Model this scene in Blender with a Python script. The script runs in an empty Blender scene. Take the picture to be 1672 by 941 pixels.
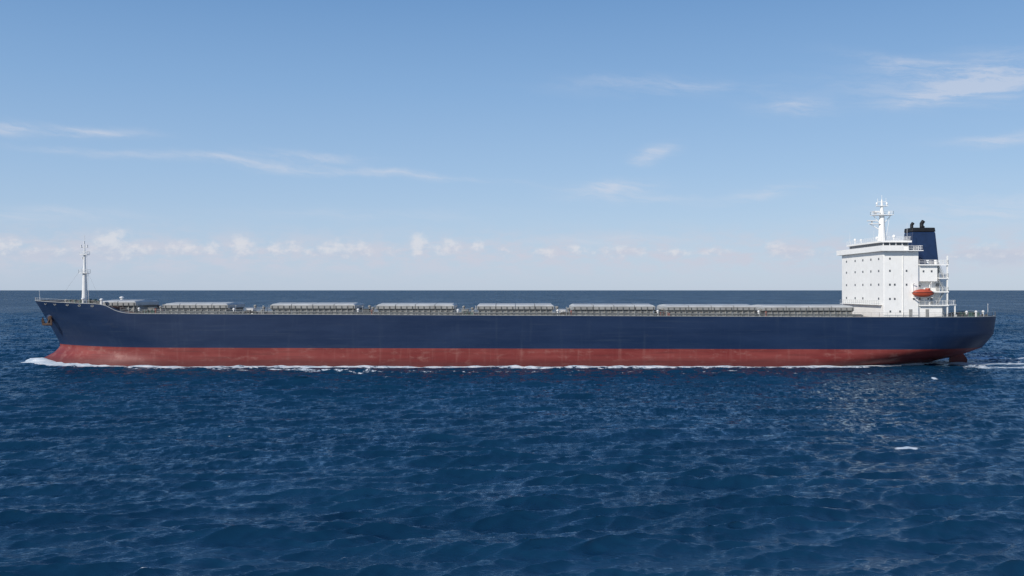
import bpy, bmesh, math, random
import numpy as np
from mathutils import Vector, Matrix
random.seed(4); rng=np.random.default_rng(11)
scene=bpy.context.scene
scene.view_settings.view_transform='Standard'; scene.view_settings.look='None'; scene.view_settings.exposure=0
D=235.0; F=1567.0; CH=18.9
def PX(px,y=0): return (px-836)*(D+y)/F
def PZ(py,y=0): return CH-(py-474)*(D+y)/F

# ---------------------------------------------------------------- materials
def newmat(name):
    m=bpy.data.materials.new(name); m.use_nodes=True
    nt=m.node_tree; nt.nodes.clear(); return m,nt
class NB:
    def __init__(s,nt): s.nt=nt
    def n(s,t,**k):
        nd=s.nt.nodes.new(t)
        for a,b in k.items(): setattr(nd,a,b)
        return nd
    def put(s,inp,v):
        if isinstance(v,bpy.types.NodeSocket): s.nt.links.new(v,inp)
        else: inp.default_value=v
    def m(s,op,a,b=0.0,c=0.0,clamp=False):
        nd=s.n('ShaderNodeMath',operation=op,use_clamp=clamp)
        s.put(nd.inputs[0],a); s.put(nd.inputs[1],b); s.put(nd.inputs[2],c)
        return nd.outputs[0]
    def vm(s,op,a,b=(0,0,0)):
        nd=s.n('ShaderNodeVectorMath',operation=op)
        s.put(nd.inputs[0],a)
        if op=='SCALE': s.put(nd.inputs[3],b)
        else: s.put(nd.inputs[1],b)
        return nd.outputs[0]
    def mix(s,f,a,b,blend='MIX'):
        nd=s.n('ShaderNodeMix',data_type='RGBA',blend_type=blend)
        s.put(nd.inputs[0],f); s.put(nd.inputs[6],a); s.put(nd.inputs[7],b)
        return nd.outputs[2]
    def noise(s,vec,scale,detail=4,rough=.5,out=0):
        nd=s.n('ShaderNodeTexNoise'); s.put(nd.inputs['Vector'],vec)
        nd.inputs['Scale'].default_value=scale; nd.inputs['Detail'].default_value=detail
        nd.inputs['Roughness'].default_value=rough
        return nd.outputs[out]
    def ss(s,v,a,b,lo=0.0,hi=1.0):
        nd=s.n('ShaderNodeMapRange',interpolation_type='SMOOTHSTEP')
        s.put(nd.inputs[0],v); s.put(nd.inputs[1],a); s.put(nd.inputs[2],b); s.put(nd.inputs[3],lo); s.put(nd.inputs[4],hi)
        return nd.outputs[0]
def C(r,g,b): return (r,g,b,1)
def simple(name,col,rough=.5,metal=0,var=.18,scale=.6,dirt=None,spec=.5):
    m,nt=newmat(name); b=NB(nt)
    geo=b.n('ShaderNodeNewGeometry'); pos=geo.outputs['Position']
    n1=b.noise(pos,scale,5,.6)
    c2=tuple(x*(1-var) for x in col[:3])+(1,)
    colr=b.mix(b.ss(n1,.35,.65),C(*col[:3]),c2)
    if dirt:
        st=b.vm('MULTIPLY',pos,(2.2,2.2,.25))
        n2=b.noise(st,1.0,5,.6)
        colr=b.mix(b.ss(n2,.56,.78,0,dirt[3]),colr,C(*dirt[:3]))
    p=b.n('ShaderNodeBsdfPrincipled'); b.put(p.inputs['Base Color'],colr)
    p.inputs['Roughness'].default_value=rough; p.inputs['Metallic'].default_value=metal
    p.inputs['Specular IOR Level'].default_value=spec
    o=b.n('ShaderNodeOutputMaterial'); nt.links.new(p.outputs[0],o.inputs[0]); return m
WHITE=simple('white_paint',(.86,.845,.80),.45,var=.05,dirt=(.52,.42,.33,.28))
WHITE2=simple('mast_paint',(.74,.74,.72),.5,var=.1)
GREYC=simple('hatch_coaming_paint',(.27,.27,.25),.65,var=.3,scale=.5,dirt=(.17,.10,.06,.6))
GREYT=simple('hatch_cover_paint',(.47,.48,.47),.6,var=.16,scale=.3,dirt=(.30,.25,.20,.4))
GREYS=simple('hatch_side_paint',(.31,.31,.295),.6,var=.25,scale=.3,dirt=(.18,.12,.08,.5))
GREYD=simple('machinery_paint',(.10,.11,.11),.6,var=.4,scale=1.5)
GREEN=simple('green_machinery_paint',(.04,.11,.085),.6,var=.4,scale=1.5)
RUST=simple('rust_red_paint',(.24,.065,.038),.7,var=.4,scale=1.5)
RUSTY=simple('rusty_anchor_iron',(.10,.055,.036),.75,var=.6,scale=2.5)
RAIL=simple('rail_paint',(.40,.41,.40),.55,var=.2,scale=.4)
DECK=simple('deck_paint',(.16,.075,.055),.8,var=.4,scale=.4)
GLASS=simple('window_glass',(.09,.10,.11),.15,var=.2)
GLASSD=simple('bridge_window_glass',(.03,.04,.05),.1,var=.2)
BLACK=simple('black_paint',(.014,.015,.018),.6,var=.3,spec=.3)
FUNB=simple('funnel_blue_paint',(.011,.030,.085),.45,var=.2,spec=.4)
ORANGE=simple('lifeboat_orange',(.48,.085,.040),.45,var=.2)
STEEL=simple('dark_steel',(.06,.055,.05),.6,var=.4,scale=3)

def hullmat():
    m,nt=newmat('hull_paint'); b=NB(nt)
    geo=b.n('ShaderNodeNewGeometry'); pos=geo.outputs['Position']
    sp=b.n('ShaderNodeSeparateXYZ'); nt.links.new(pos,sp.inputs[0]); X,Y,Z=sp.outputs
    line=b.m('MULTIPLY_ADD',X,-.0024,4.6)
    edge=b.m('SUBTRACT',Z,line)
    isblue=b.ss(edge,-.04,.04)
    n1=b.noise(b.vm('MULTIPLY',pos,(.05,.05,.25)),1,6,.6)
    n2=b.noise(b.vm('MULTIPLY',pos,(.7,.7,.06)),1,5,.6)
    n3=b.noise(b.vm('MULTIPLY',pos,(.06,.06,1.9)),1,6,.65)
    n4=b.noise(b.vm('MULTIPLY',pos,(.25,.25,.7)),1,6,.7)
    blue=b.mix(b.ss(n1,.35,.68),C(.0055,.0195,.058),C(.009,.0265,.072))
    blue=b.mix(b.ss(n2,.54,.78,0,.42),blue,C(.026,.045,.082))
    blue=b.mix(b.ss(n3,.52,.76,0,.5),blue,C(.034,.054,.092))
    blue=b.mix(b.ss(n4,.60,.74,0,.35),blue,C(.05,.055,.07))
    red=b.mix(b.ss(n1,.38,.65),C(.170,.026,.023),C(.235,.048,.041))
    red=b.mix(b.ss(n2,.50,.78,0,.50),red,C(.30,.12,.10))
    red=b.mix(b.ss(n3,.48,.70,0,.75),red,C(.115,.027,.024))
    red=b.mix(b.ss(n4,.52,.70,0,.55),red,C(.31,.145,.12))
    red=b.mix(b.ss(b.m('ADD',Z,b.m('MULTIPLY',n1,-2.2)),-.3,1.6,.7,0),red,C(.075,.018,.017))
    col=b.mix(isblue,red,blue)
    br=b.n('ShaderNodeTexBrick'); cb=b.n('ShaderNodeCombineXYZ'); nt.links.new(X,cb.inputs[0]); nt.links.new(Z,cb.inputs[1])
    nt.links.new(cb.outputs[0],br.inputs['Vector'])
    br.inputs['Scale'].default_value=1; br.inputs['Brick Width'].default_value=13; br.inputs['Row Height'].default_value=2.6
    br.inputs['Mortar Size'].default_value=.035; br.inputs['Mortar Smooth'].default_value=.8
    col=b.mix(b.m('MULTIPLY',br.outputs['Fac'],.16),col,C(.05,.05,.08))
    p=b.n('ShaderNodeBsdfPrincipled'); b.put(p.inputs['Base Color'],col)
    b.put(p.inputs['Roughness'],b.ss(n1,.3,.7,.45,.62)); p.inputs['Specular IOR Level'].default_value=.28
    bp=b.n('ShaderNodeBump'); bp.inputs['Strength'].default_value=.3; bp.inputs['Distance'].default_value=.14
    nt.links.new(b.noise(b.vm('MULTIPLY',pos,(.35,.35,.5)),1,3,.5),bp.inputs['Height'])
    nt.links.new(bp.outputs[0],p.inputs['Normal'])
    o=b.n('ShaderNodeOutputMaterial'); nt.links.new(p.outputs[0],o.inputs[0]); return m
HULL=hullmat()

# ---------------------------------------------------------------- mesh helpers
def box(bm,x0,x1,y0,y1,z0,z1):
    v=[bm.verts.new(p) for p in [(x0,y0,z0),(x1,y0,z0),(x1,y1,z0),(x0,y1,z0),(x0,y0,z1),(x1,y0,z1),(x1,y1,z1),(x0,y1,z1)]]
    for f in [(0,3,2,1),(4,5,6,7),(0,1,5,4),(1,2,6,5),(2,3,7,6),(3,0,4,7)]: bm.faces.new([v[i] for i in f])
def tube(bm,p0,p1,r0,r1=None,seg=8):
    r1=r0 if r1 is None else r1
    p0=Vector(p0);p1=Vector(p1);d=(p1-p0).normalized()
    a=d.orthogonal().normalized(); c=d.cross(a)
    A=[];B=[]
    for i in range(seg):
        t=2*math.pi*i/seg; o=a*math.cos(t)+c*math.sin(t)
        A.append(bm.verts.new(p0+o*r0)); B.append(bm.verts.new(p1+o*r1))
    for i in range(seg):
        j=(i+1)%seg; bm.faces.new([A[i],A[j],B[j],B[i]])
    bm.faces.new(A[::-1]); bm.faces.new(B)
def ellip(bm,c,rx,ry,rz,u=16,v=10):
    bmesh.ops.create_uvsphere(bm,u_segments=u,v_segments=v,radius=1,matrix=Matrix.Translation(c)@Matrix.Diagonal((rx,ry,rz,1)))
WL={}
def empty(name,loc,parent=None):
    o=bpy.data.objects.new(name,None); o.empty_display_size=2
    pl=WL[parent.name] if parent else Vector((0,0,0))
    o.location=Vector(loc)-pl; o.parent=parent
    scene.collection.objects.link(o); WL[o.name]=Vector(loc); return o
def mk(name,bm,mat,parent=None,smooth=False,label=None,bevel=0,side=None):
    bmesh.ops.recalc_face_normals(bm,faces=bm.faces)
    xs=[v.co for v in bm.verts]
    lo=Vector([min(p[i] for p in xs) for i in range(3)]); hi=Vector([max(p[i] for p in xs) for i in range(3)])
    c=(lo+hi)/2; c.z=lo.z
    for v in bm.verts: v.co-=c
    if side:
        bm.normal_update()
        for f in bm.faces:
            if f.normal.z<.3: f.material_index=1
    me=bpy.data.meshes.new(name); bm.to_mesh(me); bm.free()
    if smooth:
        me.polygons.foreach_set('use_smooth',[True]*len(me.polygons))
    me.materials.append(mat)
    if side: me.materials.append(side)
    o=bpy.data.objects.new(name,me); scene.collection.objects.link(o)
    pl=WL[parent.name] if parent else Vector((0,0,0))
    o.parent=parent; o.location=c-pl; WL[o.name]=c
    if bevel:
        md=o.modifiers.new('bevel','BEVEL'); md.width=bevel; md.segments=2; md.limit_method='ANGLE'
    if label: o['label']=label
    return o
def dup(o,parent,wloc,rotz=0):
    c=o.copy(); scene.collection.objects.link(c); c.parent=parent
    c.location=Vector(wloc)-WL[parent.name]; c.rotation_euler=(0,0,rotz); WL[c.name]=Vector(wloc); return c
def B(): return bmesh.new()

# ---------------------------------------------------------------- ship
ship=empty('bulk_carrier',(0,16,0))
ship['label']='long navy and red bulk carrier sailing with white deckhouse'; ship['category']='cargo ship'
HB=16.0; YC=16.0
zb=[-5,-1,.3,1.4,2.7,4.3,5.9,9.94,16.3]; xbv=[-123.5,-124.0,-123.6,-122.2,-119.6,-118.1,-118.6,-120.9,-124.3]
zsv=[-5,-3,-1,.6,2.2,4.2,7.5,12.2]; xsv=[96,100,105,111,117.5,122.6,124.9,125.2]
def xb(z): return float(np.interp(z,zb,xbv))
def xs_(z): return float(np.interp(z,zsv,xsv))
def hb(x,z):
    d=x-xb(z); e=xs_(z)-x
    if d<0 or e<0: return 0.0
    L=float(np.interp(z,[0,5,10,16],[40,36,30,26])); p=float(np.interp(z,[0,5,10,16],[.95,.92,.8,.66]))
    f=1.0 if d>=L else (1-(1-d/L)**2.1)**p
    R=float(np.interp(z,[-4,0,4,8,12],[62,48,34,28,26])); q=float(np.interp(z,[0,4,8,12],[.85,.66,.57,.53]))
    g=1.0 if e>=R else (1-(1-e/R)**2.6)**q
    return HB*f*g
def sheer(x):
    return float(np.interp(x,[-125,-101.5,-99.5,-97,-95,-92,85,126],[16.3,15.5,15.1,13.8,13.3,13.12,12.3,12.25]))
NU=300; NT=34
us=np.linspace(0,1,NU+1); us=.5*us+.5*(.5-.5*np.cos(np.pi*us))
bm=B(); rows=[[],[]]
for side in (0,1):
    for u in us:
        xr=-124.3+(125.2+124.3)*u; zt=sheer(xr); col=[]
        for k in range(NT+1):
            z=-5+(zt+5)*(k/NT)
            a,b_=xb(z),xs_(z); x=a+(b_-a)*u
            y=hb(x,z)*(1 if side else -1)
            col.append(bm.verts.new((x,YC+y,z)))
        rows[side].append(col)
for side in (0,1):
    for i in range(NU):
        for k in range(NT):
            q=[rows[side][i][k],rows[side][i+1][k],rows[side][i+1][k+1],rows[side][i][k+1]]
            if side: q=q[::-1]
            bm.faces.new(q)
bmesh.ops.remove_doubles(bm,verts=bm.verts,dist=.001)
hull=mk('hull',bm,HULL,ship,True,label='navy blue hull with weathered red lower band')
def deckmesh(x0,x1,dz,n):
    bm=B(); pr=None
    for i in range(n+1):
        x=x0+(x1-x0)*i/n; z=sheer(x)-dz if dz<.8 else 14.7
        h=max(hb(x,z)-.05,0.02)
        a=bm.verts.new((x,YC-h,z)); c=bm.verts.new((x,YC+h,z))
        if pr: bm.faces.new([pr[0],a,c,pr[1]])
        pr=(a,c)
    return bm
mk('main_deck',deckmesh(-98,125,.22,220),DECK,ship)
bm=deckmesh(-124,-98.2,1.0,40); 
box(bm,-98.4,-98.2,YC-15.2,YC+15.2,12.9,14.7)
mk('forecastle_deck',bm,DECK,ship)
bm=B()
for sg in (-1,1):
    pp=None
    for i in range(261):
        x=-124.2+249.3*i/260; z=sheer(x)+.03
        p=Vector((x,YC+sg*hb(x,z-.05),z))
        if pp is not None: tube(bm,pp,p,.08,seg=5)
        pp=p
mk('gunwale',bm,RAIL,ship)
def railing(bm,pts,h=1.1,step=1.8,r=.035,n=3):
    for a,b_ in zip(pts[:-1],pts[1:]):
        a=Vector(a);b_=Vector(b_);L=(b_-a).length;k=max(1,round(L/step))
        for j in range(k+1):
            p=a.lerp(b_,j/k); tube(bm,p,p+Vector((0,0,h)),r,seg=4)
        for j in range(n):
            o=Vector((0,0,h*(j+1)/n)); tube(bm,a+o,b_+o,r,seg=4)
for sg in (-1,1):
    bm=B(); pts=[]
    for x in list(np.linspace(-96,84,46))+[90,96,102,107,111,114,117,119,121,122.5,123.8,124.6]:
        pts.append((x,YC+sg*(hb(x,sheer(x))-.15),sheer(x)-.05))
    railing(bm,pts,1.15)
    mk('railing',bm,RAIL,ship)
# ----- hatches
H=[(162,222,16.15),(267,372,15.5),(441,580,15.4),(614,742,15.3),(778,905,15.2),(935,1070,15.1),(1088,1235,14.98),(1247,1395,14.88)]
gaps=[]
for i,(a,c,zt) in enumerate(H):
    y0,y1=8.0,24.0
    x0=PX(a,y0); x1=PX(c,y0)
    zd=sheer((x0+x1)/2)-.25
    if i==0: zd=12.9
    hat=empty('hatch',((x0+x1)/2,16,zd),ship)
    gaps.append((x0,x1,zd))
    bm=B()
    zc=zt-1.2
    box(bm,x0+.6,x1-.6,y0+.5,y1-.5,zd,zc)
    box(bm,x0+.25,x1-.25,y0+.1,y1-.1,zc-.14,zc)
    n=int((x1-x0)/1.5)
    for j in range(n+1):
        x=x0+.6+(x1-x0-1.2)*j/n
        for yy,s in ((y0+.5,-1),(y1-.5,1)):
            v=[bm.verts.new(p) for p in [(x-.09,yy,zd),(x-.09,yy+s*.75,zd),(x-.09,yy+s*.35,zc-.14),(x-.09,yy,zc-.14)]]
            w=[bm.verts.new(p.co+Vector((.18,0,0))) for p in v]
            bm.faces.new(v); bm.faces.new(w[::-1])
            for q in range(4): bm.faces.new([v[q],w[q],w[(q+1)%4],v[(q+1)%4]])
    box(bm,x0+.45,x1-.45,y0+.2,y0+.49,zd+.8,zd+.9)
    mk('hatch_coaming',bm,GREYC,hat)
    bm=B()
    npan=2 if i==0 else 4
    w=(x1-x0)/npan
    for j in range(npan):
        xa=x0+w*j+.07; xc=x0+w*(j+1)-.07
        prof=[(y0,zc+.06),(y0,zt-.34),(y0+.5,zt),(16,zt+.26),(y1-.5,zt),(y1,zt-.34),(y1,zc+.06)]
        ina=.5 if j==0 else 0; inb=.5 if j==npan-1 else 0
        A=[bm.verts.new((xa+(ina if z>zt-.1 else 0),y,z)) for y,z in prof]
        E=[bm.verts.new((xc-(inb if z>zt-.1 else 0),y,z)) for y,z in prof]
        bm.faces.new(A); bm.faces.new(E[::-1])
        for q in range(len(prof)): r=(q+1)%len(prof); bm.faces.new([A[q],E[q],E[r],A[r]])
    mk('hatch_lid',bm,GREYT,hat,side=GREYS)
    bm=B()
    n=int((x1-x0)/1.5)
    for j in range(n+1):
        x=x0+.5+(x1-x0-1)*j/n
        box(bm,x-.09,x+.09,y0-.13,y0-.01,zc-.3,zc+.70)
    box(bm,x0+.1,x1-.1,y0-.06,y0-.01,zc-.02,zc+.10)
    mk('hatch_cleats',bm,GREYD,hat)
# ----- deck fittings
def vent(x,y,z,h,r,mat):
    bm=B(); tube(bm,(x,y,z),(x,y,z+h),r,seg=10); tube(bm,(x,y,z+h-.05),(x,y,z+h+.2),r*1.7,r*1.7,10); tube(bm,(x,y,z+h+.2),(x,y,z+h+.42),r*1.7,r*.6,10)
    mk('ventilator',bm,mat,ship)
def winch(x,y,z,mat,s=1.0):
    w=empty('mooring_winch',(x,y,z),ship)
    bm=B(); box(bm,x-1.1*s,x+1.1*s,y-.7*s,y+.7*s,z,z+.25*s)
    for dx in (-.9,-.1,.8): box(bm,x+dx*s,x+(dx+.15)*s,y-.5*s,y+.5*s,z+.25*s,z+1.2*s)
    box(bm,x+.98*s,x+1.5*s,y-.35*s,y+.35*s,z+.3*s,z+1.0*s)
    mk('winch_frame',bm,mat,w)
    bm=B(); tube(bm,(x-.72*s,y,z+.8*s),(x-.12*s,y,z+.8*s),.42*s,seg=12); tube(bm,(x+.07*s,y,z+.8*s),(x+.78*s,y,z+.8*s),.3*s,seg=12)
    tube(bm,(x-1.4*s,y,z+.8*s),(x-.92*s,y,z+.8*s),.25*s,.33*s,seg=12)
    mk('winch_drum',bm,STEEL,w)
for i in range(len(gaps)-1):
    xa=gaps[i][1]; xc=gaps[i+1][0]; zd=gaps[i+1][2]; g=xc-xa
    xm=(xa+xc)/2
    bm=B(); box(bm,xm-1.0,xm+.6,9.5,12.5,zd,zd+1.5); box(bm,xm-1.1,xm+.7,9.4,12.6,zd+1.5,zd+1.6); box(bm,xm-.4,xm+.1,9.44,9.49,zd+.2,zd+1.4)
    mk('control_cabinet',bm,[GREYC,WHITE2,GREYD][i%3],ship)
    vent(xm-g*.33,7,zd,1.3,.2,WHITE2); vent(xm+g*.3,10,zd,1.7,.26,GREYC); vent(xm+g*.38,5,zd,1.1,.18,[RUST,GREYC][i%2])
    vent(xm-g*.2,22,zd,1.9,.26,GREYC)
    if i in (1,3,5,0,4): winch(xm+g*.1,5.2,zd,[GREEN,GREYD,RUST][i%3])
    bm=B()
    for dx in (-.5,.5): tube(bm,(xm-g*.1+dx,2,zd),(xm-g*.1+dx,2,zd+.8),.2,seg=10)
    box(bm,xm-g*.1-.9,xm-g*.1+.9,1.7,2.3,zd,zd+.1)
    mk('bollard',bm,STEEL,ship)
    for xx in (xa+.3,xc-.3):
        bm=B(); railing(bm,[(xx,8,zd+1.6),(xx,12,zd+1.6)],.9,1.5,.03); box(bm,xx-.25,xx+.25,8,12,zd+1.55,zd+1.61); mk('access_rail',bm,RAIL,ship)
bm=B()
for yy,zz,r in ((5.8,.45,.12),(6.2,.45,.09),(6.6,.62,.14)):
    tube(bm,(-94,yy,12.9+zz),(88,yy,12.05+zz),r,seg=8)
for j in range(92):
    x=-94+2*j; z=sheer(x)-.22; box(bm,x-.05,x+.05,5.5,6.9,z,z+.62)
mk('deck_pipes',bm,GREYD,ship)
for i,x in enumerate((PX(385,3),PX(430,3),PX(592,3),PX(756,3),PX(925,3),PX(1075,3),PX(1240,3))):
    z=sheer(x)-.22; bm=B(); tube(bm,(x,3,z),(x,3,z+2.2),.06,.045,6); box(bm,x-.18,x+.18,2.87,3.13,z+2.2,z+2.32)
    mk('deck_lamp_post',bm,RAIL,ship)

# ----- forecastle gear
zf=14.7
winch(-112,11.5,zf,GREEN,1.5); winch(-112,20,zf,GREEN,1.5); winch(-106,12,zf,GREYD,1.2); winch(-116.5,16,zf,GREYD,1.1)
vent(-109,9,zf,1.9,.3,WHITE2); vent(-103.5,7,zf,1.7,.28,WHITE2); vent(-104.5,22,zf,2.1,.35,WHITE2); vent(-114.5,11.5,zf,1.5,.25,GREYC)
for x in (-118,-115): 
    bm=B(); box(bm,x-.9,x+.9,12.7,13.3,zf,zf+.1)
    for dx in (-.45,.45): tube(bm,(x+dx,13,zf),(x+dx,13,zf+.9),.2,seg=10)
    mk('bollard',bm,STEEL,ship)
bm=B(); pts=[]
for x in np.linspace(-123.6,-101,16): pts.append((x,YC-hb(x,sheer(x))+.12,sheer(x)))
railing(bm,pts,.75,1.5,.03,2)
mk('railing',bm,RAIL,ship)
# foremast
bm=B(); xm=PX(138,16); 
tube(bm,(xm,16,zf),(xm,16,PZ(446,16)),.72,.48,14)
tube(bm,(xm,16,PZ(446,16)),(xm,16,PZ(416,16)),.38,.28,12)
tube(bm,(xm,16,PZ(416,16)),(xm,16,PZ(398,16)),.20,.13,10)
tube(bm,(xm,16,PZ(398,16)),(xm,16,PZ(384,16)),.05,.04,6)
z=PZ(446,16); box(bm,xm-1.1,xm+1.1,15,17,z-.1,z+.05); railing(bm,[(xm-1.1,15,z),(xm+1.1,15,z),(xm+1.1,17,z),(xm-1.1,17,z),(xm-1.1,15,z)],.9,1.1,.03,2)
z=PZ(416,16); box(bm,xm-1.0,xm+1.0,15.2,16.8,z-.1,z+.05); railing(bm,[(xm-1.0,15.2,z),(xm+1.0,15.2,z),(xm+1.0,16.8,z),(xm-1.0,16.8,z)],.8,1,.03,2)
z=PZ(404,16); tube(bm,(xm-.9,16,z),(xm+.9,16,z),.07,seg=6)
tube(bm,(xm+.75,16,zf),(xm+.6,16,PZ(416,16)),.05,seg=5); tube(bm,(xm+1.15,16,zf),(xm+.95,16,PZ(446,16)),.05,seg=5)
mk('foremast',bm,WHITE2,ship)
for zz,dx in ((PZ(404,16),-.8),(PZ(404,16),.8),(PZ(398,16),0),(PZ(424,16),-.45)):
    bm=B(); tube(bm,(xm+dx,15.8,zz+.05),(xm+dx,15.8,zz+.5),.17,seg=10); tube(bm,(xm+dx,15.8,zz+.5),(xm+dx,15.8,zz+.6),.22,seg=10); mk('navigation_light',bm,WHITE2,ship)
for p in ((-119,16,zf+1),(-104,9,zf)):
    bm=B(); tube(bm,(xm,16,PZ(432,16)),p,.012,seg=4); mk('mast_stay',bm,STEEL,ship)
bm=B(); tube(bm,(-123.4,16,15),(-123.6,16,18.6),.05,.035,6); ellip(bm,(-123.6,16,18.65),.1,.1,.1,8,6); mk('jackstaff',bm,WHITE2,ship)
for x in (-117.5,-114,-110,-106.5,-103):
    z=sheer(x)-.55; y=YC-hb(x,z)
    bm=B(); n=14
    y2=YC-hb(x+.5,z); sl=(y2-y)/.5
    for i in range(n):
        a0=2*math.pi*i/n;a1=2*math.pi*(i+1)/n
        f=lambda a:(x+.38*math.cos(a),y-.04+sl*.38*math.cos(a),z+.2*math.sin(a))
        tube(bm,f(a0),f(a1),.05,seg=6)
    o=mk('fairlead',bm,RAIL,ship)
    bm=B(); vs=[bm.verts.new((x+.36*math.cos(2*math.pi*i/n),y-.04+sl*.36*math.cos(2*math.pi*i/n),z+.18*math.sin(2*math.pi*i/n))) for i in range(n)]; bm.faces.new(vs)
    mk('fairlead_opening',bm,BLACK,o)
# anchors
for sg in (-1,1):
    z=PZ(519,11); x=PX(89,11)
    y=YC+sg*hb(x,z)
    an=empty('anchor',(x,y,z),ship)
    bm=B(); ellip(bm,(x,y,z+.1),1.25,.8,1.0,18,12); 
    mk('hawse_bolster',bm,HULL,an,True)
    bm=B(); tube(bm,(x,y+sg*.5,z),(x-.15,y+sg*.95,z-.1),.62,.5,14); tube(bm,(x-.1,y+sg*.6,z+.1),(x-.45,y+sg*1.15,z-1.5),.25,.22,8)
    cx,cy,cz=x-.45,y+sg*1.15,z-1.6
    tube(bm,(cx-1.1,cy,cz),(cx+1.1,cy,cz),.33,.33,8)
    for s2 in (-1,1):
        v=[bm.verts.new(p) for p in [(cx+s2*.55,cy-.1*sg,cz-.2),(cx+s2*1.25,cy+.0,cz-.2),(cx+s2*1.35,cy+.25*sg,cz+1.0),(cx+s2*1.0,cy+.3*sg,cz+1.9),(cx+s2*.7,cy+.2*sg,cz+.8)]]
        w=[bm.verts.new(p.co+Vector((0,sg*.25,0))) for p in v]
        bm.faces.new(v); bm.faces.new(w[::-1])
        for q in range(5): bm.faces.new([v[q],w[q],w[(q+1)%5],v[(q+1)%5]])
    mk('anchor_body',bm,RUSTY,an)

# ----- superstructure
XF=PX(1443,1); XA=PX(1500,1); XE=PX(1544,1.5)
zdk=12.05
lev=[15.3,18.6,21.95,25.25,28.5]
sup=empty('deckhouse',((XF+XE)/2,16,zdk),ship)
bm=B(); box(bm,XF,XA,1,31,zdk,28.5)
wall=mk('deckhouse_wall',bm,WHITE,sup,bevel=.12)
XR=XE-2.0
bm=B(); box(bm,XA+.003,XE-.6,3.4,29,zdk,25.12)
box(bm,XA+.003,XR,1.5,3.397,lev[2]-.9,25.12)
box(bm,XA+.003,XR+1.2,1.5,3.397,zdk,lev[0]-.13)
box(bm,XE-.597,XE+3.2,8,24,zdk,23)
mk('aft_wall',bm,WHITE,sup,bevel=.06)
for k,z in enumerate(lev[:4]):
    bm=B(); y0=.8
    if k==2: xa_=XR
    else: xa_=XA+.01
    box(bm,xa_+.01,XE+.5,y0,31.2,z-.12,z+.03)
    box(bm,xa_+.01,XE+.5,y0-.02,y0+.1,z-.28,z-.122)
    mk('deck_gallery',bm,WHITE,sup)
    bm=B(); pts=[(xa_+.1,.95,z+.03),(XE+.4,.95,z+.03),(XE+.4,31,z+.03)]
    railing(bm,pts,1.05,1.3,.04,3); mk('railing',bm,WHITE,sup)
for x0,x1,z0,z1 in ((XE+.15,XE+.42,zdk,lev[0]-.3),(XE+.15,XE+.42,lev[0]+.04,PZ(418,1.5))):
    bm=B(); box(bm,x0,x1,1.05,1.35,z0,z1); mk('gallery_pillar',bm,WHITE,sup)
for (xa,za,xc,zc) in ((XE-.2,zdk,XE-1.9,lev[0]),(XE-1.9,lev[0],XE-.2,lev[1]),(XE-.2,lev[2],XE-1.9,lev[3]),(XE-.2,lev[1],XE-1.9,lev[2])):
    bm=B()
    for yy in (1.7,2.4): tube(bm,(xa,yy,za),(xc,yy,zc),.09,seg=4); tube(bm,(xa,yy,za+1),(xc,yy,zc+1),.04,seg=4)
    for j in range(11):
        t=(j+.5)/11; box(bm,xa+(xc-xa)*t-.14,xa+(xc-xa)*t+.14,1.7,2.4,za+(zc-za)*t-.02,za+(zc-za)*t+.02)
    mk('stairway',bm,RAIL,sup)
bm=B(); box(bm,XE+.6,XE+2.5,1.2,30.8,lev[0]-.1,lev[0]+.05); 
for x in (XE+2.3,): box(bm,x-.12,x+.12,1.4,1.7,zdk,lev[0]-.11)
mk('deck_gallery',bm,WHITE,sup)
bm=B(); railing(bm,[(XE+.6,1.3,lev[0]+.05),(XE+2.4,1.3,lev[0]+.05),(XE+2.4,30.7,lev[0]+.05)],1.05,1.2,.04,3); mk('railing',bm,WHITE,sup)
bm=B()
box(bm,XF-.9,XF-.01,2,30,lev[0]-.1,lev[0]+.02)
mk('front_gallery',bm,WHITE,sup)
bm=B(); railing(bm,[(XF-.85,2.1,lev[0]+.02),(XF-.85,29.9,lev[0]+.02)],1.0,1.5,.03,3); mk('railing',bm,RAIL,sup)
def windowmesh(axis):
    bm=B()
    if axis=='x': box(bm,-.03,.03,-.36,.36,0,.54)
    else: box(bm,-.20,.20,-.03,.03,0,.50)
    return bm
wx=None; wy=None
def addwin(axis,p):
    global wx,wy
    if axis=='x':
        if wx is None:
            bm=windowmesh('x'); bmesh.ops.translate(bm,verts=bm.verts,vec=p); wx=mk('window',bm,GLASS,sup); return
        dup(wx,sup,p)
    else:
        if wy is None:
            bm=windowmesh('y'); bmesh.ops.translate(bm,verts=bm.verts,vec=p); wy=mk('window',bm,GLASS,sup); return
        dup(wy,sup,p)
rowz=[16.5,20.0,23.4,26.4]
for r,z in enumerate(rowz):
    for y in (4.2,9.4,15.0,20.6,27.2):
        if r==0 and y in (9.4,): continue
        addwin('x',(XF-.02,y,z))
    for k,x in enumerate((XF+1.5,XF+2.7,XF+5.6,XF+7.4)):
        if (r,k) in ((3,1),(3,2),(1,3),(2,1),(2,3),(0,2),(3,3)): continue
        addwin('y',(x,.985,z))
for x,z in ((XA+1.4,23.3),(XA+3.4,23.3)): addwin('y',(x,1.485,z))
for x,z in ((XA+1.3,16.5),(XA+3.4,16.5),(XA+1.3,19.6)): addwin('y',(x,3.385,z))
for x,z in ((XF+1.6,13.4),(XF+4,13.4)): addwin('y',(x,.985,z))
def door(x,y,z):
    bm=B(); box(bm,x-.4,x+.4,y-.07,y-.01,z,z+1.9); d=mk('door',bm,GREYS,sup)
for x,y,z in ((XF+6.6,1,zdk+.25),(XA+2.3,1.5,zdk+.25),(XA+4.0,3.4,lev[0]+.1),(XE-1.2,3.4,lev[1]+.1),(XE-1.2,3.4,lev[2]+.1)): door(x,y,z)
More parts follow.
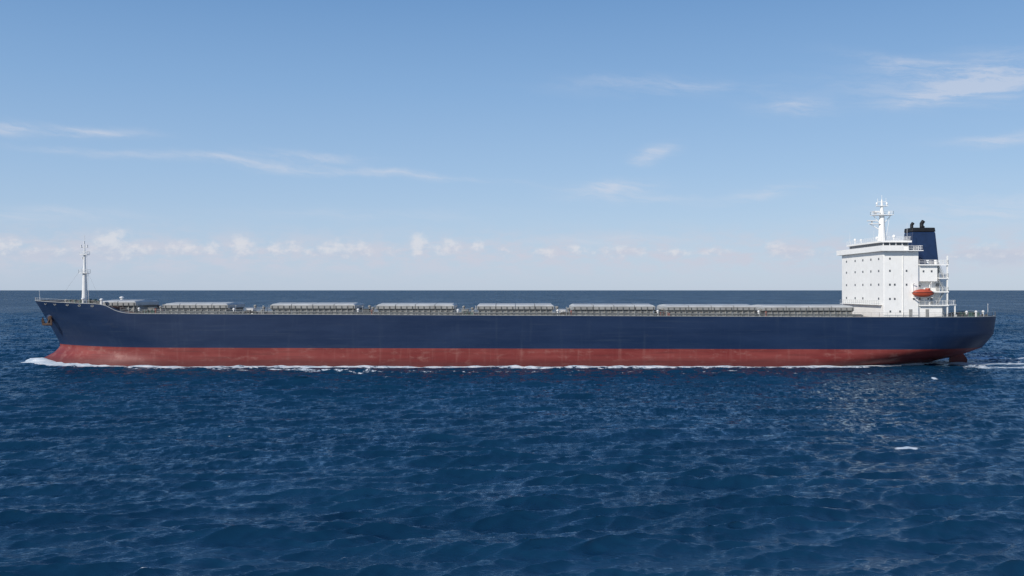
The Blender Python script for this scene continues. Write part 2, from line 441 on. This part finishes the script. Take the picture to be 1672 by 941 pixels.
bm=B(); tube(bm,(XF+4.7,.9,zdk+.1),(XF+4.7,.9,27.8),.06,seg=6); mk('drain_pipe',bm,WHITE,sup)
# bridge
zb0=28.5
bm=B(); box(bm,XF-1.0,XA+.6,-.4,32.4,zb0+.003,zb0+.2)
for y0,y1 in ((-.4,-.28),(32.28,32.4)): box(bm,XF-1.0,XF+4.4,y0,y1,zb0+.2,zb0+1.35)
box(bm,XF-1.0,XF-.88,-.277,32.277,zb0+.2,zb0+1.35)
mk('bridge_wing',bm,WHITE,sup)
bm=B(); railing(bm,[(XF+4.4,-.3,zb0+.2),(XA+.5,-.3,zb0+.2),(XA+.5,32.2,zb0+.2)],1.1,1.3,.04,3); mk('railing',bm,WHITE,sup)
wh0,wh1=XF+.9,XF+7.4
bm=B(); 
box(bm,wh0,wh1,4.0,28,zb0+.2,zb0+1.35); box(bm,wh0+.12,wh1-.1,4.12,27.88,zb0+1.35,zb0+2.3)
box(bm,wh0-.5,wh1+.6,3.6,28.4,zb0+2.3,zb0+2.75)
mk('wheelhouse',bm,WHITE,sup)
for j in range(15):
    y=4.35+j*(23.3/15); bm=B(); box(bm,wh0+.04,wh0+.11,y,y+1.35,zb0+1.4,zb0+2.25); mk('bridge_window',bm,GLASSD,sup)
for j in range(4):
    x=wh0+.35+j*1.55; bm=B(); box(bm,x,x+1.3,4.04,4.11,zb0+1.4,zb0+2.25); mk('bridge_window',bm,GLASSD,sup)
zr=zb0+2.75
bm=B(); railing(bm,[(wh0-.4,28.3,zr),(wh0-.4,3.7,zr),(wh1+.5,3.7,zr),(wh1+.5,28.3,zr)],1.0,1.4,.03,3); mk('railing',bm,WHITE,sup)
for (x,y,h,r) in ((wh0+1,26,1.0,.35),(wh0+1,21.5,.8,.28),(wh0+.6,9,.7,.25),(wh0+4,7,.9,.4),(wh0+5.5,22,1.2,.45)):
    bm=B(); tube(bm,(x,y,zr),(x,y,zr+h),.1,seg=8); ellip(bm,(x,y,zr+h+r*.8),r,r,r*1.1,14,8); mk('radome',bm,WHITE,sup,True)
for (x,y,h) in ((wh0+.2,27.8,3.4),(wh1,5,4.5),(wh1,27,4),(wh0+2,5,2.2)):
    bm=B(); tube(bm,(x,y,zr),(x,y,zr+h),.04,.025,5); mk('whip_antenna',bm,WHITE2,sup)
# radar mast
xm=PX(1440,16)
bm=B()
zt=PZ(352,16)
tube(bm,(xm,16,zr),(xm,16,zt),1.05,.62,10)
box(bm,xm-2.6,xm+2.6,14.6,17.4,zt,zt+.15)
railing(bm,[(xm-2.5,14.7,zt+.15),(xm+2.5,14.7,zt+.15),(xm+2.5,17.3,zt+.15),(xm-2.5,17.3,zt+.15),(xm-2.5,14.7,zt+.15)],.9,1.2,.04,2)
tube(bm,(xm,16,zt),(xm,16,PZ(337,16)),.5,.36,10)
tube(bm,(xm,16,PZ(337,16)),(xm,16,PZ(326,16)),.3,.16,8)
tube(bm,(xm,16,PZ(326,16)),(xm,16,PZ(319,16)),.06,.04,6)
z=PZ(337,16); box(bm,xm-1.5,xm+1.5,15.3,16.7,z,z+.12)
z=PZ(330,16); tube(bm,(xm-1.1,16,z),(xm+1.1,16,z),.08,seg=6)
tube(bm,(xm-1.1,16,z),(xm-1.1,16,z+.9),.05,seg=5); tube(bm,(xm+1.1,16,z),(xm+1.1,16,z+.9),.05,seg=5)
z=PZ(366,16); box(bm,xm-3.3,xm-.5,15.2,16.8,z,z+.12); tube(bm,(xm-3.1,16,z),(xm-.6,16,z-1.5),.1,seg=6)
z2=PZ(345,16); tube(bm,(xm-2.2,16,z2),(xm-.4,16,z2-.0),.09,seg=6)
tube(bm,(xm+.6,16,zt-2),(xm+2.3,16,zt),.09,seg=6); tube(bm,(xm-.6,16,zt-2),(xm-2.3,16,zt),.09,seg=6)
tube(bm,(xm+.9,16,zr),(xm+2.1,16,zt),.05,seg=5)
mk('radar_mast',bm,WHITE,sup)
for (dx,zz,ln) in ((-2.6,PZ(366,16)+.12,3.0),(-1.6,zt+.15,2.2)):
    bm=B(); x=xm+dx; tube(bm,(x,16,zz),(x,16,zz+.6),.25,.2,8); box(bm,x-ln/2*.8,x+ln/2*.8,15.6-.3,15.6+.3+.5,zz+.6,zz+.85); mk('radar_scanner',bm,WHITE2,sup)
for (dx,zz) in ((1.9,zt+.15),(1.3,PZ(337,16)+.12),(-1.3,PZ(337,16)+.12)):
    bm=B(); x=xm+dx; tube(bm,(x,16,zz),(x,16,zz+.4),.1,seg=8); ellip(bm,(x,16,zz+.6),.28,.28,.34,12,8); mk('radome',bm,WHITE,sup,True)
# ----- funnel
fun=empty('funnel',(105.4,13,24.5),ship)
def frust(bm,x0,x1,y0,y1,z0,x2,x3,y2,y3,z1):
    v=[bm.verts.new(p) for p in [(x0,y0,z0),(x1,y0,z0),(x1,y1,z0),(x0,y1,z0),(x2,y2,z1),(x3,y2,z1),(x3,y3,z1),(x2,y3,z1)]]
    for f in [(0,3,2,1),(4,5,6,7),(0,1,5,4),(1,2,6,5),(2,3,7,6),(3,0,4,7)]: bm.faces.new([v[i] for i in f])
fz0,fz1,fz2=23.0,PZ(379,10),PZ(372,10)
def fx(z,s): t=(z-fz0)/(fz2-fz0); return (101.0+.9*t) if s==0 else (108.9-1.15*t)
bm=B(); frust(bm,fx(fz0,0),fx(fz0,1),9,14.5,fz0,fx(fz1,0),fx(fz1,1),9.3,14.3,fz1); mk('funnel_casing',bm,FUNB,fun,bevel=.3)
bm=B(); frust(bm,fx(fz1,0)-.03,fx(fz1,1)+.03,9.27,14.33,fz1+.003,fx(fz2,0)-.03,fx(fz2,1)+.03,9.4,14.2,fz2); mk('funnel_top',bm,BLACK,fun,bevel=.2)
for (x,y,h,r) in ((103.3,13.0,1.5,.40),(105.1,11.2,1.9,.48),(106.4,13.2,.6,.28)):
    bm=B(); tube(bm,(x,y,fz2-.3),(x,y,fz2+h*.6),r,seg=12); ellip(bm,(x,y,fz2+h*.6),r,r,r,12,8); tube(bm,(x,y,fz2+h*.6),(x+.5*h*.5,y,fz2+h*.95),r,r,12)
    mk('exhaust_pipe',bm,BLACK,fun,True)
bm=B(); railing(bm,[(XE-.7,3.2,25.25),(XE-.7,28,25.25)],1,1.5,.04,3); mk('railing',bm,WHITE,fun)
bm=B(); box(bm,XA+.2,XA+1.0,5,26,25.2,27.6); mk('vent_house',bm,WHITE,sup,bevel=.05)
for x,y in ((XA+4.2,5.5),(XA+6,5.2)): 
    bm=B(); tube(bm,(x,y,25.2),(x,y,26.2),.25,seg=10); tube(bm,(x,y,26.1),(x,y,26.5),.45,.3,10); mk('ventilator',bm,WHITE,sup,True)
# davits
lx=PX(1507,0)
for x in (lx-2.1,lx+2.1):
    bm=B()
    tube(bm,(x,1.2,lev[0]+.03),(x,.9,20.2),.14,seg=6); tube(bm,(x,.9,20.2),(x,-.1,20.7),.13,seg=6); tube(bm,(x,-.1,20.7),(x,-.1,19.0),.04,seg=4)
    box(bm,x-.15,x+.15,-.6,1.3,17.0,17.15)
    mk('davit',bm,WHITE,ship)
# aft deck
for x,y,m_,s in ((111.5,6,GREEN,1.1),(115,9,GREEN,1.2),(118.5,12,GREEN,1.1),(113,20,GREYD,1.2),(109.5,4.5,WHITE2,.9)): winch(x,y,sheer(x)-.22,m_,s)
for x,y in ((113.2,4),(117,7),(120.5,10.5)): vent(x,y,12.05,1.3,.2,WHITE2)
for x,y in ((112,2.6),(118.6,6)):
    bm=B(); box(bm,x-.9,x+.9,y-.3,y+.3,12.05,12.15)
    for dx in (-.5,.5): tube(bm,(x+dx,y,12.05),(x+dx,y,12.9),.22,seg=10)
    mk('bollard',bm,STEEL,ship)
x=PX(1613,14); bm=B(); tube(bm,(x,14,12.1),(x,14,15.2),.06,.04,6); ellip(bm,(x,14,15.25),.12,.12,.12,8,6); mk('ensign_staff',bm,WHITE2,ship)
bm=B(); v=[(114.0,-3),(118.6,-3),(118.9,.9),(117.6,2.7),(114.6,2.2)]
A=[bm.verts.new((x,15.6,z)) for x,z in v]; E=[bm.verts.new((x,16.4,z)) for x,z in v]
bm.faces.new(A); bm.faces.new(E[::-1])
for q in range(5): r=(q+1)%5; bm.faces.new([A[q],E[q],E[r],A[r]])
mk('rudder',bm,HULL,ship)

# ----- lifeboat
lb=empty('lifeboat',(lx,-.1,17.15)); lb['label']='orange enclosed lifeboat hanging in davits beside white deckhouse'; lb['category']='lifeboat'
LS=1.13
bm=B()
n=18
ringsA=[]
for i in range(n+1):
    s=-1+2*i/n; w=(1-abs(s)**2.6)**.6; col=[]
    keel=.25*abs(s)**3
    for a in np.linspace(-1,1,9):
        ang=a*math.pi/2
        col.append(bm.verts.new((lx+s*2.4*LS,-.1+.95*w*math.sin(ang),18.3-(1.1-keel)*max(math.cos(ang),0)**.8*(0.25+.75*w) if abs(a)<1 else 18.3)))
    ringsA.append(col)
for i in range(n):
    for k in range(8): bm.faces.new([ringsA[i][k],ringsA[i+1][k],ringsA[i+1][k+1],ringsA[i][k+1]])
bmesh.ops.remove_doubles(bm,verts=bm.verts,dist=.01)
mk('lifeboat_hull',bm,ORANGE,lb,True)
bm=B(); ellip(bm,(lx,-.1,18.33),2.2*LS,.86,.82,20,12); box(bm,lx+.7,lx+1.6,-.5,.3,18.8,19.4)
mk('lifeboat_canopy',bm,ORANGE,lb,True)
bm=B(); 
for i in range(n):
    s0=-1+2*i/n; s1=-1+2*(i+1)/n
    f=lambda s,g:(lx+s*2.42*LS,-.1+g*.98*(1-abs(s)**2.6)**.6,18.32)
    for g in (-1,1): tube(bm,f(s0,g),f(s1,g),.06,seg=5)
mk('lifeboat_fender',bm,BLACK,lb)

# ---------------------------------------------------------------- sea
d=[42.0]; 
while d[-1]<800: d.append(d[-1]*1.0024)
while d[-1]<90000: d.append(d[-1]*1.06)
d=np.array(d); NR=len(d); NC=1250
t=np.linspace(-1.0,1.0,NC)
DD,TT=np.meshgrid(d,t,indexing='ij')
XX=TT*(DD+22); YY=DD-D; ZZ=np.zeros_like(XX)
sp=np.gradient(d)[:,None]*np.ones((1,NC)); sx=2.0/NC*(DD+22); spc=np.maximum(sp,sx*.8)
X0=XX.copy();Y0=YY.copy()
hx=np.linspace(-124,126,600); hh=np.array([hb(float(a),.3) for a in hx])
HBX=np.interp(X0,hx,hh,left=0,right=0)
near=YC-HBX; off=near-Y0
NW=120; lam=np.exp(np.linspace(math.log(.5),math.log(22),NW)); var_tot=0; miss=np.zeros_like(XX)
env=1+.28*np.sin(X0*.043+1.2+1.3*np.sin(Y0*.021))*np.sin(Y0*.037+.6+np.sin(X0*.017))
# the hull damps the swell that runs along its side
hd=1-.7*np.where((X0>-128)&(X0<128),np.exp(-(np.clip(off,0,None)/7)**2)*(off<60),0)
for i in range(NW):
    l=lam[i]*(1+rng.uniform(-.03,.03)); sprd=.82 if l<3 else .50
    th=math.radians(-90+14)+rng.normal(0,sprd)*.62
    k=2*math.pi/l
    st=.035*(1.38 if 1.2<l<6 else (1.0 if l<=1.2 else .75))*rng.uniform(.5,1.5)
    if l>12: st*=.55
    A=st/k
    fade=np.clip((l/spc-2.2)/2.0,0,1)*env
    if l>4: fade=fade*hd
    ph=k*(X0*math.cos(th)+Y0*math.sin(th))+rng.uniform(0,6.28)
    s_=np.sin(ph)
    XX-=1.12*A*fade*math.cos(th)*s_; YY-=1.12*A*fade*math.sin(th)*s_
    ZZ+=A*fade*np.cos(ph)
    miss+=np.maximum(1-fade**2,0)*st*st/2; var_tot+=st*st/2
miss=np.clip(np.sqrt(miss/var_tot),0,1)
inx=(X0>-126)&(X0<118)
foam=np.zeros_like(XX)
w=np.interp(X0,[-125,-118,-105,-85,-60,-30,40,110],[3,3.6,3.2,2.4,2.2,2.2,2.0,2.2])
foam+=np.where(inx&(off>-1.8),np.exp(-(np.maximum(off-1.1,0)/w)**2),0)*np.interp(X0,[-126,-118,-90,-30,20,80,120],[1.15,1.15,1.08,1.08,1.05,1.02,.98])
cr=np.interp(X0,[-124,-112,-90,-60,-40,0,40],[1.5,4,5.5,8,11,12,12])
foam+=np.where((X0>-124)&(X0<60),np.exp(-((off-cr)/np.interp(X0,[-124,-80,-45,0],[1.5,1.6,2.8,2.0]))**2),0)*np.interp(X0,[-124,-100,-70,-40,-30,0,60],[.82,.6,.64,.78,.5,.42,.38])
cr2=np.interp(X0,[-60,-30,100],[12,15,18]); foam+=np.where((X0>-60)&(X0<105),np.exp(-((off-cr2)/2.5)**2),0)*.36
rb=np.sqrt(((X0+122.0)/4.6)**2+((Y0-13.5)/4.5)**2); foam+=1.3*np.exp(-rb**2.5)
ZZ+=.7*np.exp(-rb**2)
rid=1+.22*np.sin(X0*.31+2*np.sin(X0*.083))*np.sin(X0*.13+.7)
ZZ+=np.where(inx&(off>-2),.30*rid*np.exp(-(off/2.2)**2)*np.interp(X0,[-126,-115,-95,-60,120],[2.2,2.0,1.2,1.0,.9]),0)
ZZ+=.20*rid*np.where(inx,np.exp(-((off-cr)/2.2)**2),0)*np.interp(X0,[-126,-30,60],[1,.8,0])
foam+=np.where((X0>-126)&(X0<118),np.exp(-(np.maximum(Y0-(YC+HBX),0)/2)**2)*(Y0>YC),0)*.6
wk=X0-108
for yy,a in ((12,1.05),(1,.8),(29,.85)):
    foam+=np.where(wk>0,np.exp(-((Y0-yy-wk*.07*(yy-13)/9)/(3.0+wk*.05))**2)*np.clip(wk/6,0,1),0)*a
foam+=np.where(wk>0,np.exp(-((Y0-14)/15)**2)*np.clip(wk/6,0,1),0)*.30
ZZ*=np.where(wk>0,1-.5*np.exp(-((Y0-14)/16)**2)*np.clip(wk/6,0,1),1)
def cap(px,py,wpx,amp):
    dd=CH*F/(py-474); x=(px-836)/F*dd; y=dd-D; s=dd/F*wpx
    return amp*np.exp(-((X0-x)/s)**2-((Y0-y-(X0-x)*.25)/(s*.75))**2)
caps=np.zeros_like(XX)
for c in ((1484,737,22,1.35),(235,932,11,1.1),(1527,618,9,1.0),(632,618,11,.85),(376,712,6,.85),(760,884,7,.85),(925,613,12,.8),(1088,640,7,.8),(560,905,8,.7),(1640,580,20,.8)): caps+=cap(*c)
foam=np.clip(foam+caps,0,1.35); ZZ+=.14*caps
co=np.stack([XX,YY,ZZ],-1).reshape(-1,3).astype(np.float32)
me=bpy.data.meshes.new('sea'); nv=NR*NC; nf=(NR-1)*(NC-1)
me.vertices.add(nv); me.vertices.foreach_set('co',co.ravel())
idx=np.arange(nv).reshape(NR,NC)
q=np.stack([idx[:-1,:-1],idx[:-1,1:],idx[1:,1:],idx[1:,:-1]],-1).reshape(-1,4).astype(np.int32)
me.loops.add(nf*4); me.loops.foreach_set('vertex_index',q.ravel())
me.polygons.add(nf); me.polygons.foreach_set('loop_start',np.arange(0,nf*4,4,dtype=np.int32))
me.update(calc_edges=True); me.polygons.foreach_set('use_smooth',np.ones(nf,dtype=bool))
a=me.attributes.new('foam','FLOAT','POINT'); a.data.foreach_set('value',foam.ravel().astype(np.float32))
a=me.attributes.new('miss','FLOAT','POINT'); a.data.foreach_set('value',miss.ravel().astype(np.float32))
sea=bpy.data.objects.new('sea',me); scene.collection.objects.link(sea); sea['kind']='structure'
m,nt=newmat('sea_water'); b=NB(nt)
geo=b.n('ShaderNodeNewGeometry'); pos=geo.outputs['Position']
af=b.n('ShaderNodeAttribute',attribute_name='foam').outputs['Fac']; am=b.n('ShaderNodeAttribute',attribute_name='miss').outputs['Fac']
gust=b.noise(b.vm('MULTIPLY',pos,(.012,.03,0)),1,3,.55)
bp=b.n('ShaderNodeBump'); bp.inputs['Distance'].default_value=.10
b.put(bp.inputs['Strength'],b.ss(gust,.3,.7,.5,1.0))
n1=b.noise(b.vm('MULTIPLY',pos,(.6,1.4,1)),3.6,4,.62)
nt.links.new(n1,bp.inputs['Height'])
pn=b.noise(b.vm('MULTIPLY',pos,(1.2,.5,1)),1.0,3,.6,1)
pv=b.vm('MULTIPLY',b.vm('SUBTRACT',pn,(.5,.5,.5)),(1,1,0))
pv=b.vm('SCALE',pv,b.m('MULTIPLY',am,3.0))
nrm=b.vm('NORMALIZE',b.vm('ADD',bp.outputs[0],pv))
fr=b.n('ShaderNodeFresnel'); fr.inputs['IOR'].default_value=1.33; nt.links.new(nrm,fr.inputs['Normal'])
fac=b.m('MINIMUM',b.m('MULTIPLY',fr.outputs[0],.82),b.m('MULTIPLY_ADD',am,-.30,.58))
st1=b.noise(b.vm('MULTIPLY',pos,(.05,.012,0)),1,5,.65); st2=b.noise(b.vm('MULTIPLY',pos,(.010,.0022,0)),1,4,.6)
fac=b.m('MULTIPLY',fac,b.m('MULTIPLY',b.ss(st1,.3,.7,.72,1.22),b.ss(st2,.3,.7,.82,1.15)))
df=b.n('ShaderNodeBsdfDiffuse'); lown=b.noise(b.vm('MULTIPLY',pos,(.03,.08,0)),1,3,.6)
b.put(df.inputs[0],b.mix(b.ss(lown,.35,.65),C(.0038,.0275,.061),C(.0052,.0345,.074)))
gl=b.n('ShaderNodeBsdfGlossy'); gl.inputs['Roughness'].default_value=.06; nt.links.new(nrm,gl.inputs['Normal']); gl.inputs[0].default_value=(.76,.89,1,1)
mx=b.n('ShaderNodeMixShader'); nt.links.new(fac,mx.inputs[0]); nt.links.new(df.outputs[0],mx.inputs[1]); nt.links.new(gl.outputs[0],mx.inputs[2])
fn=b.noise(b.vm('MULTIPLY',pos,(.5,.8,1)),1.0,6,.72)
thr=b.m('SUBTRACT',1.02,b.m('MULTIPLY',af,.75))
ff=b.m('MULTIPLY',b.ss(b.m('SUBTRACT',b.m('MULTIPLY_ADD',b.m('SUBTRACT',fn,.5),2.2,.5),thr),-.06,.14),b.ss(af,.12,.3))
fd=b.n('ShaderNodeBsdfDiffuse'); b.put(fd.inputs[0],b.mix(b.ss(fn,.4,.65),C(.48,.58,.66),C(.80,.83,.85))); nt.links.new(bp.outputs[0],fd.inputs['Normal'])
mx2=b.n('ShaderNodeMixShader'); nt.links.new(b.m('MULTIPLY',ff,.9),mx2.inputs[0]); nt.links.new(mx.outputs[0],mx2.inputs[1]); nt.links.new(fd.outputs[0],mx2.inputs[2])
o=b.n('ShaderNodeOutputMaterial'); nt.links.new(mx2.outputs[0],o.inputs[0]); me.materials.append(m)

# ---------------------------------------------------------------- light
sv=Vector((.60,.62,-.52)).normalized()
sl=bpy.data.lights.new('sun','SUN'); sl.energy=4.1; sl.angle=math.radians(.5); sl.color=(1,.945,.87)
so=bpy.data.objects.new('sun',sl); so.rotation_euler=sv.to_track_quat('-Z','Y').to_euler(); so.location=(-200,-200,200); scene.collection.objects.link(so)
el=math.asin(-sv.z); az=math.atan2(-sv.x,-sv.y)
wd=bpy.data.worlds.new('World'); scene.world=wd; wd.use_nodes=True; nt=wd.node_tree; nt.nodes.clear(); b=NB(nt)
sky=b.n('ShaderNodeTexSky',sky_type='NISHITA'); sky.sun_disc=False; sky.sun_elevation=el; sky.sun_rotation=az%(2*math.pi); sky.air_density=1.0; sky.dust_density=.3; sky.ozone_density=2.0; sky.altitude=0
tc=b.n('ShaderNodeTexCoord'); dirv=b.vm('NORMALIZE',tc.outputs['Generated'])
s3=b.n('ShaderNodeSeparateXYZ'); nt.links.new(dirv,s3.inputs[0]); dx,dy,dz=s3.outputs
AZ=b.m('ARCTAN2',dx,dy)
hyp=b.m('SQRT',b.m('ADD',b.m('MULTIPLY',dx,dx),b.m('MULTIPLY',dy,dy)))
EL=b.m('ARCTAN2',dz,hyp)
cc=b.n('ShaderNodeCombineXYZ'); nt.links.new(AZ,cc.inputs[0]); nt.links.new(EL,cc.inputs[1]); ae=cc.outputs[0]
def sa(px,py):
    u=(px-836)/F; a=math.atan(u); return a, math.atan((474-py)/F*math.cos(a))
def gauss(A,E,px,py,wx,wy,slope=0):
    a0,e0=sa(px,py)
    da=b.m('SUBTRACT',A,a0); de=b.m('SUBTRACT',b.m('SUBTRACT',E,e0),b.m('MULTIPLY',da,slope))
    u=b.m('MULTIPLY',da,F/wx); v=b.m('MULTIPLY',de,F/wy)
    q=b.m('MULTIPLY_ADD',u,u,b.m('MULTIPLY',v,v))
    return b.m('EXPONENT',b.m('MULTIPLY',q,-1.0))
wc=b.noise(b.vm('MULTIPLY',ae,(10,24,1)),1,5,.6,1)
ws=b.n('ShaderNodeSeparateXYZ'); nt.links.new(wc,ws.inputs[0])
Aw=b.m('ADD',AZ,b.m('MULTIPLY_ADD',ws.outputs[0],.07,-.035)); Ew=b.m('ADD',EL,b.m('MULTIPLY_ADD',ws.outputs[1],.026,-.013))
cw=b.n('ShaderNodeCombineXYZ'); nt.links.new(Aw,cw.inputs[0]); nt.links.new(b.m('ADD',Ew,b.m('MULTIPLY',AZ,.12)),cw.inputs[1])
wn=b.noise(b.vm('MULTIPLY',cw.outputs[0],(11,75,1)),1,7,.68)
acc=None
for (px,py,wx,wy,sl_,amp) in ((1560,135,125,26,-.08,.95),(1510,112,90,11,-.25,1.0),(1520,158,60,10,.1,1.2),(1630,120,60,30,0,.65),(1640,230,70,8,0,.95),(1080,140,140,12,-.03,.6),(1305,172,55,15,-.1,.85),
        (1075,250,26,12,.15,1.15),(1000,304,60,11,.05,1.35),(1040,322,90,9,0,.6),(500,254,75,7,-.03,1.25),(440,270,150,7,-.05,.95),(700,285,130,6,-.08,.95),(145,211,65,7,-.02,1.25),(10,205,35,9,0,1.1),(150,247,80,5,-.03,.6),(350,258,60,6,0,.4),(980,393,110,8,0,.8),(60,350,120,12,0,.6),(1600,340,160,26,0,.7),(1250,318,70,9,.1,.7),(600,350,200,10,0,.35)):
    g=b.m('MULTIPLY',gauss(Aw,Ew,px,py,wx,wy,sl_),amp); acc=g if acc is None else b.m('ADD',acc,g)
wisp=b.m('MULTIPLY',acc,b.ss(wn,.34,.66,.08,1.0),clamp=True)
cn=b.noise(b.vm('MULTIPLY',ae,(85,115,1)),1,6,.62); cn1=b.noise(b.vm('MULTIPLY',ae,(30,80,1)),1,6,.62)
acc=None
for (px,py,wx,wy,amp) in ((185,402,26,22,1.2),(160,416,44,9,.95),(14,404,18,13,1.0),(232,410,18,10,.85),(288,406,18,12,.95),(325,410,18,9,.85),(345,404,10,10,.7),(393,405,20,18,1.1),(445,408,16,11,.9),(480,406,14,12,.85),(520,412,20,8,.75),(555,409,28,15,1.1),(592,408,14,12,.9),(640,412,16,8,.75),(685,401,14,18,1.1),(731,405,20,13,1.1),(780,402,12,10,.85),(820,412,14,8,.7),(890,414,22,9,.85),(940,408,16,8,.7),(1010,412,44,10,.8),(1100,414,26,8,.7),(1170,412,26,8,.65),(1265,408,20,12,.9),(1300,416,30,8,.75),(1615,414,24,14,1.05),(1650,422,40,9,.9),(1570,418,20,8,.75),(60,416,30,9,.8),(110,418,30,8,.75),(1350,415,18,9,.65)):
    g=b.m('MULTIPLY',gauss(AZ,EL,px,py,wx,wy),amp); acc=g if acc is None else b.m('ADD',acc,g)
cden=b.m('MULTIPLY',b.ss(b.m('ADD',acc,b.m('MULTIPLY_ADD',cn,2.0,-1.0)),.05,1.0),b.ss(acc,.03,.4))
bu=b.m('MULTIPLY',b.m('SUBTRACT',EL,.036),1/.020)
band=b.m('MULTIPLY',b.m('EXPONENT',b.m('MULTIPLY',b.m('MULTIPLY',bu,bu),-1)),b.ss(cn1,.36,.64,.15,1.0))
ctop=b.ss(b.m('ADD',EL,b.m('MULTIPLY',b.m('SUBTRACT',cn,.5),.06)),.030,.052)
ccol=b.mix(ctop,C(5.2,5.8,7.0),C(7.6,7.5,7.8))
rp=b.n('ShaderNodeValToRGB'); nt.links.new(b.m('MULTIPLY',EL,1/1.6),rp.inputs[0])
e=rp.color_ramp.elements
def lin(c): return tuple(((x/255+.055)/1.055)**2.4 for x in c)+(1,)
stops=[(0,(182,200,224)),(.028/1.6,(181,202,228)),(.07/1.6,(171,198,229)),(.12/1.6,(157,190,227)),(.205/1.6,(134,174,219)),(.30/1.6,(108,153,205)),(.6/1.6,(72,118,178)),(1,(46,86,148))]
e[0].position=0; e[0].color=lin(stops[0][1]); e[1].position=1; e[1].color=lin(stops[-1][1])
for p_,c_ in stops[1:-1]:
    x_=e.new(p_); x_.color=lin(c_)
grad=b.vm('SCALE',rp.outputs[0],10.0)
base=b.mix(.82,sky.outputs[0],grad)
out=b.mix(b.m('MULTIPLY',wisp,.50),base,C(6.9,7.0,7.7))
out=b.mix(band,out,C(5.75,6.05,7.05))
out=b.mix(b.m('MULTIPLY',cden,.62),out,ccol)
bg=b.n('ShaderNodeBackground'); nt.links.new(out,bg.inputs[0]); bg.inputs[1].default_value=.10
wo=b.n('ShaderNodeOutputWorld'); nt.links.new(bg.outputs[0],wo.inputs[0])
# ---------------------------------------------------------------- camera
cam=bpy.data.cameras.new('camera'); cam.sensor_width=36; cam.lens=F/1672*36; cam.clip_start=1; cam.clip_end=200000
co_=bpy.data.objects.new('camera',cam); co_.location=(0,-D,CH); co_.rotation_euler=(math.pi/2+3.5/F,0,0); scene.collection.objects.link(co_); scene.camera=co_
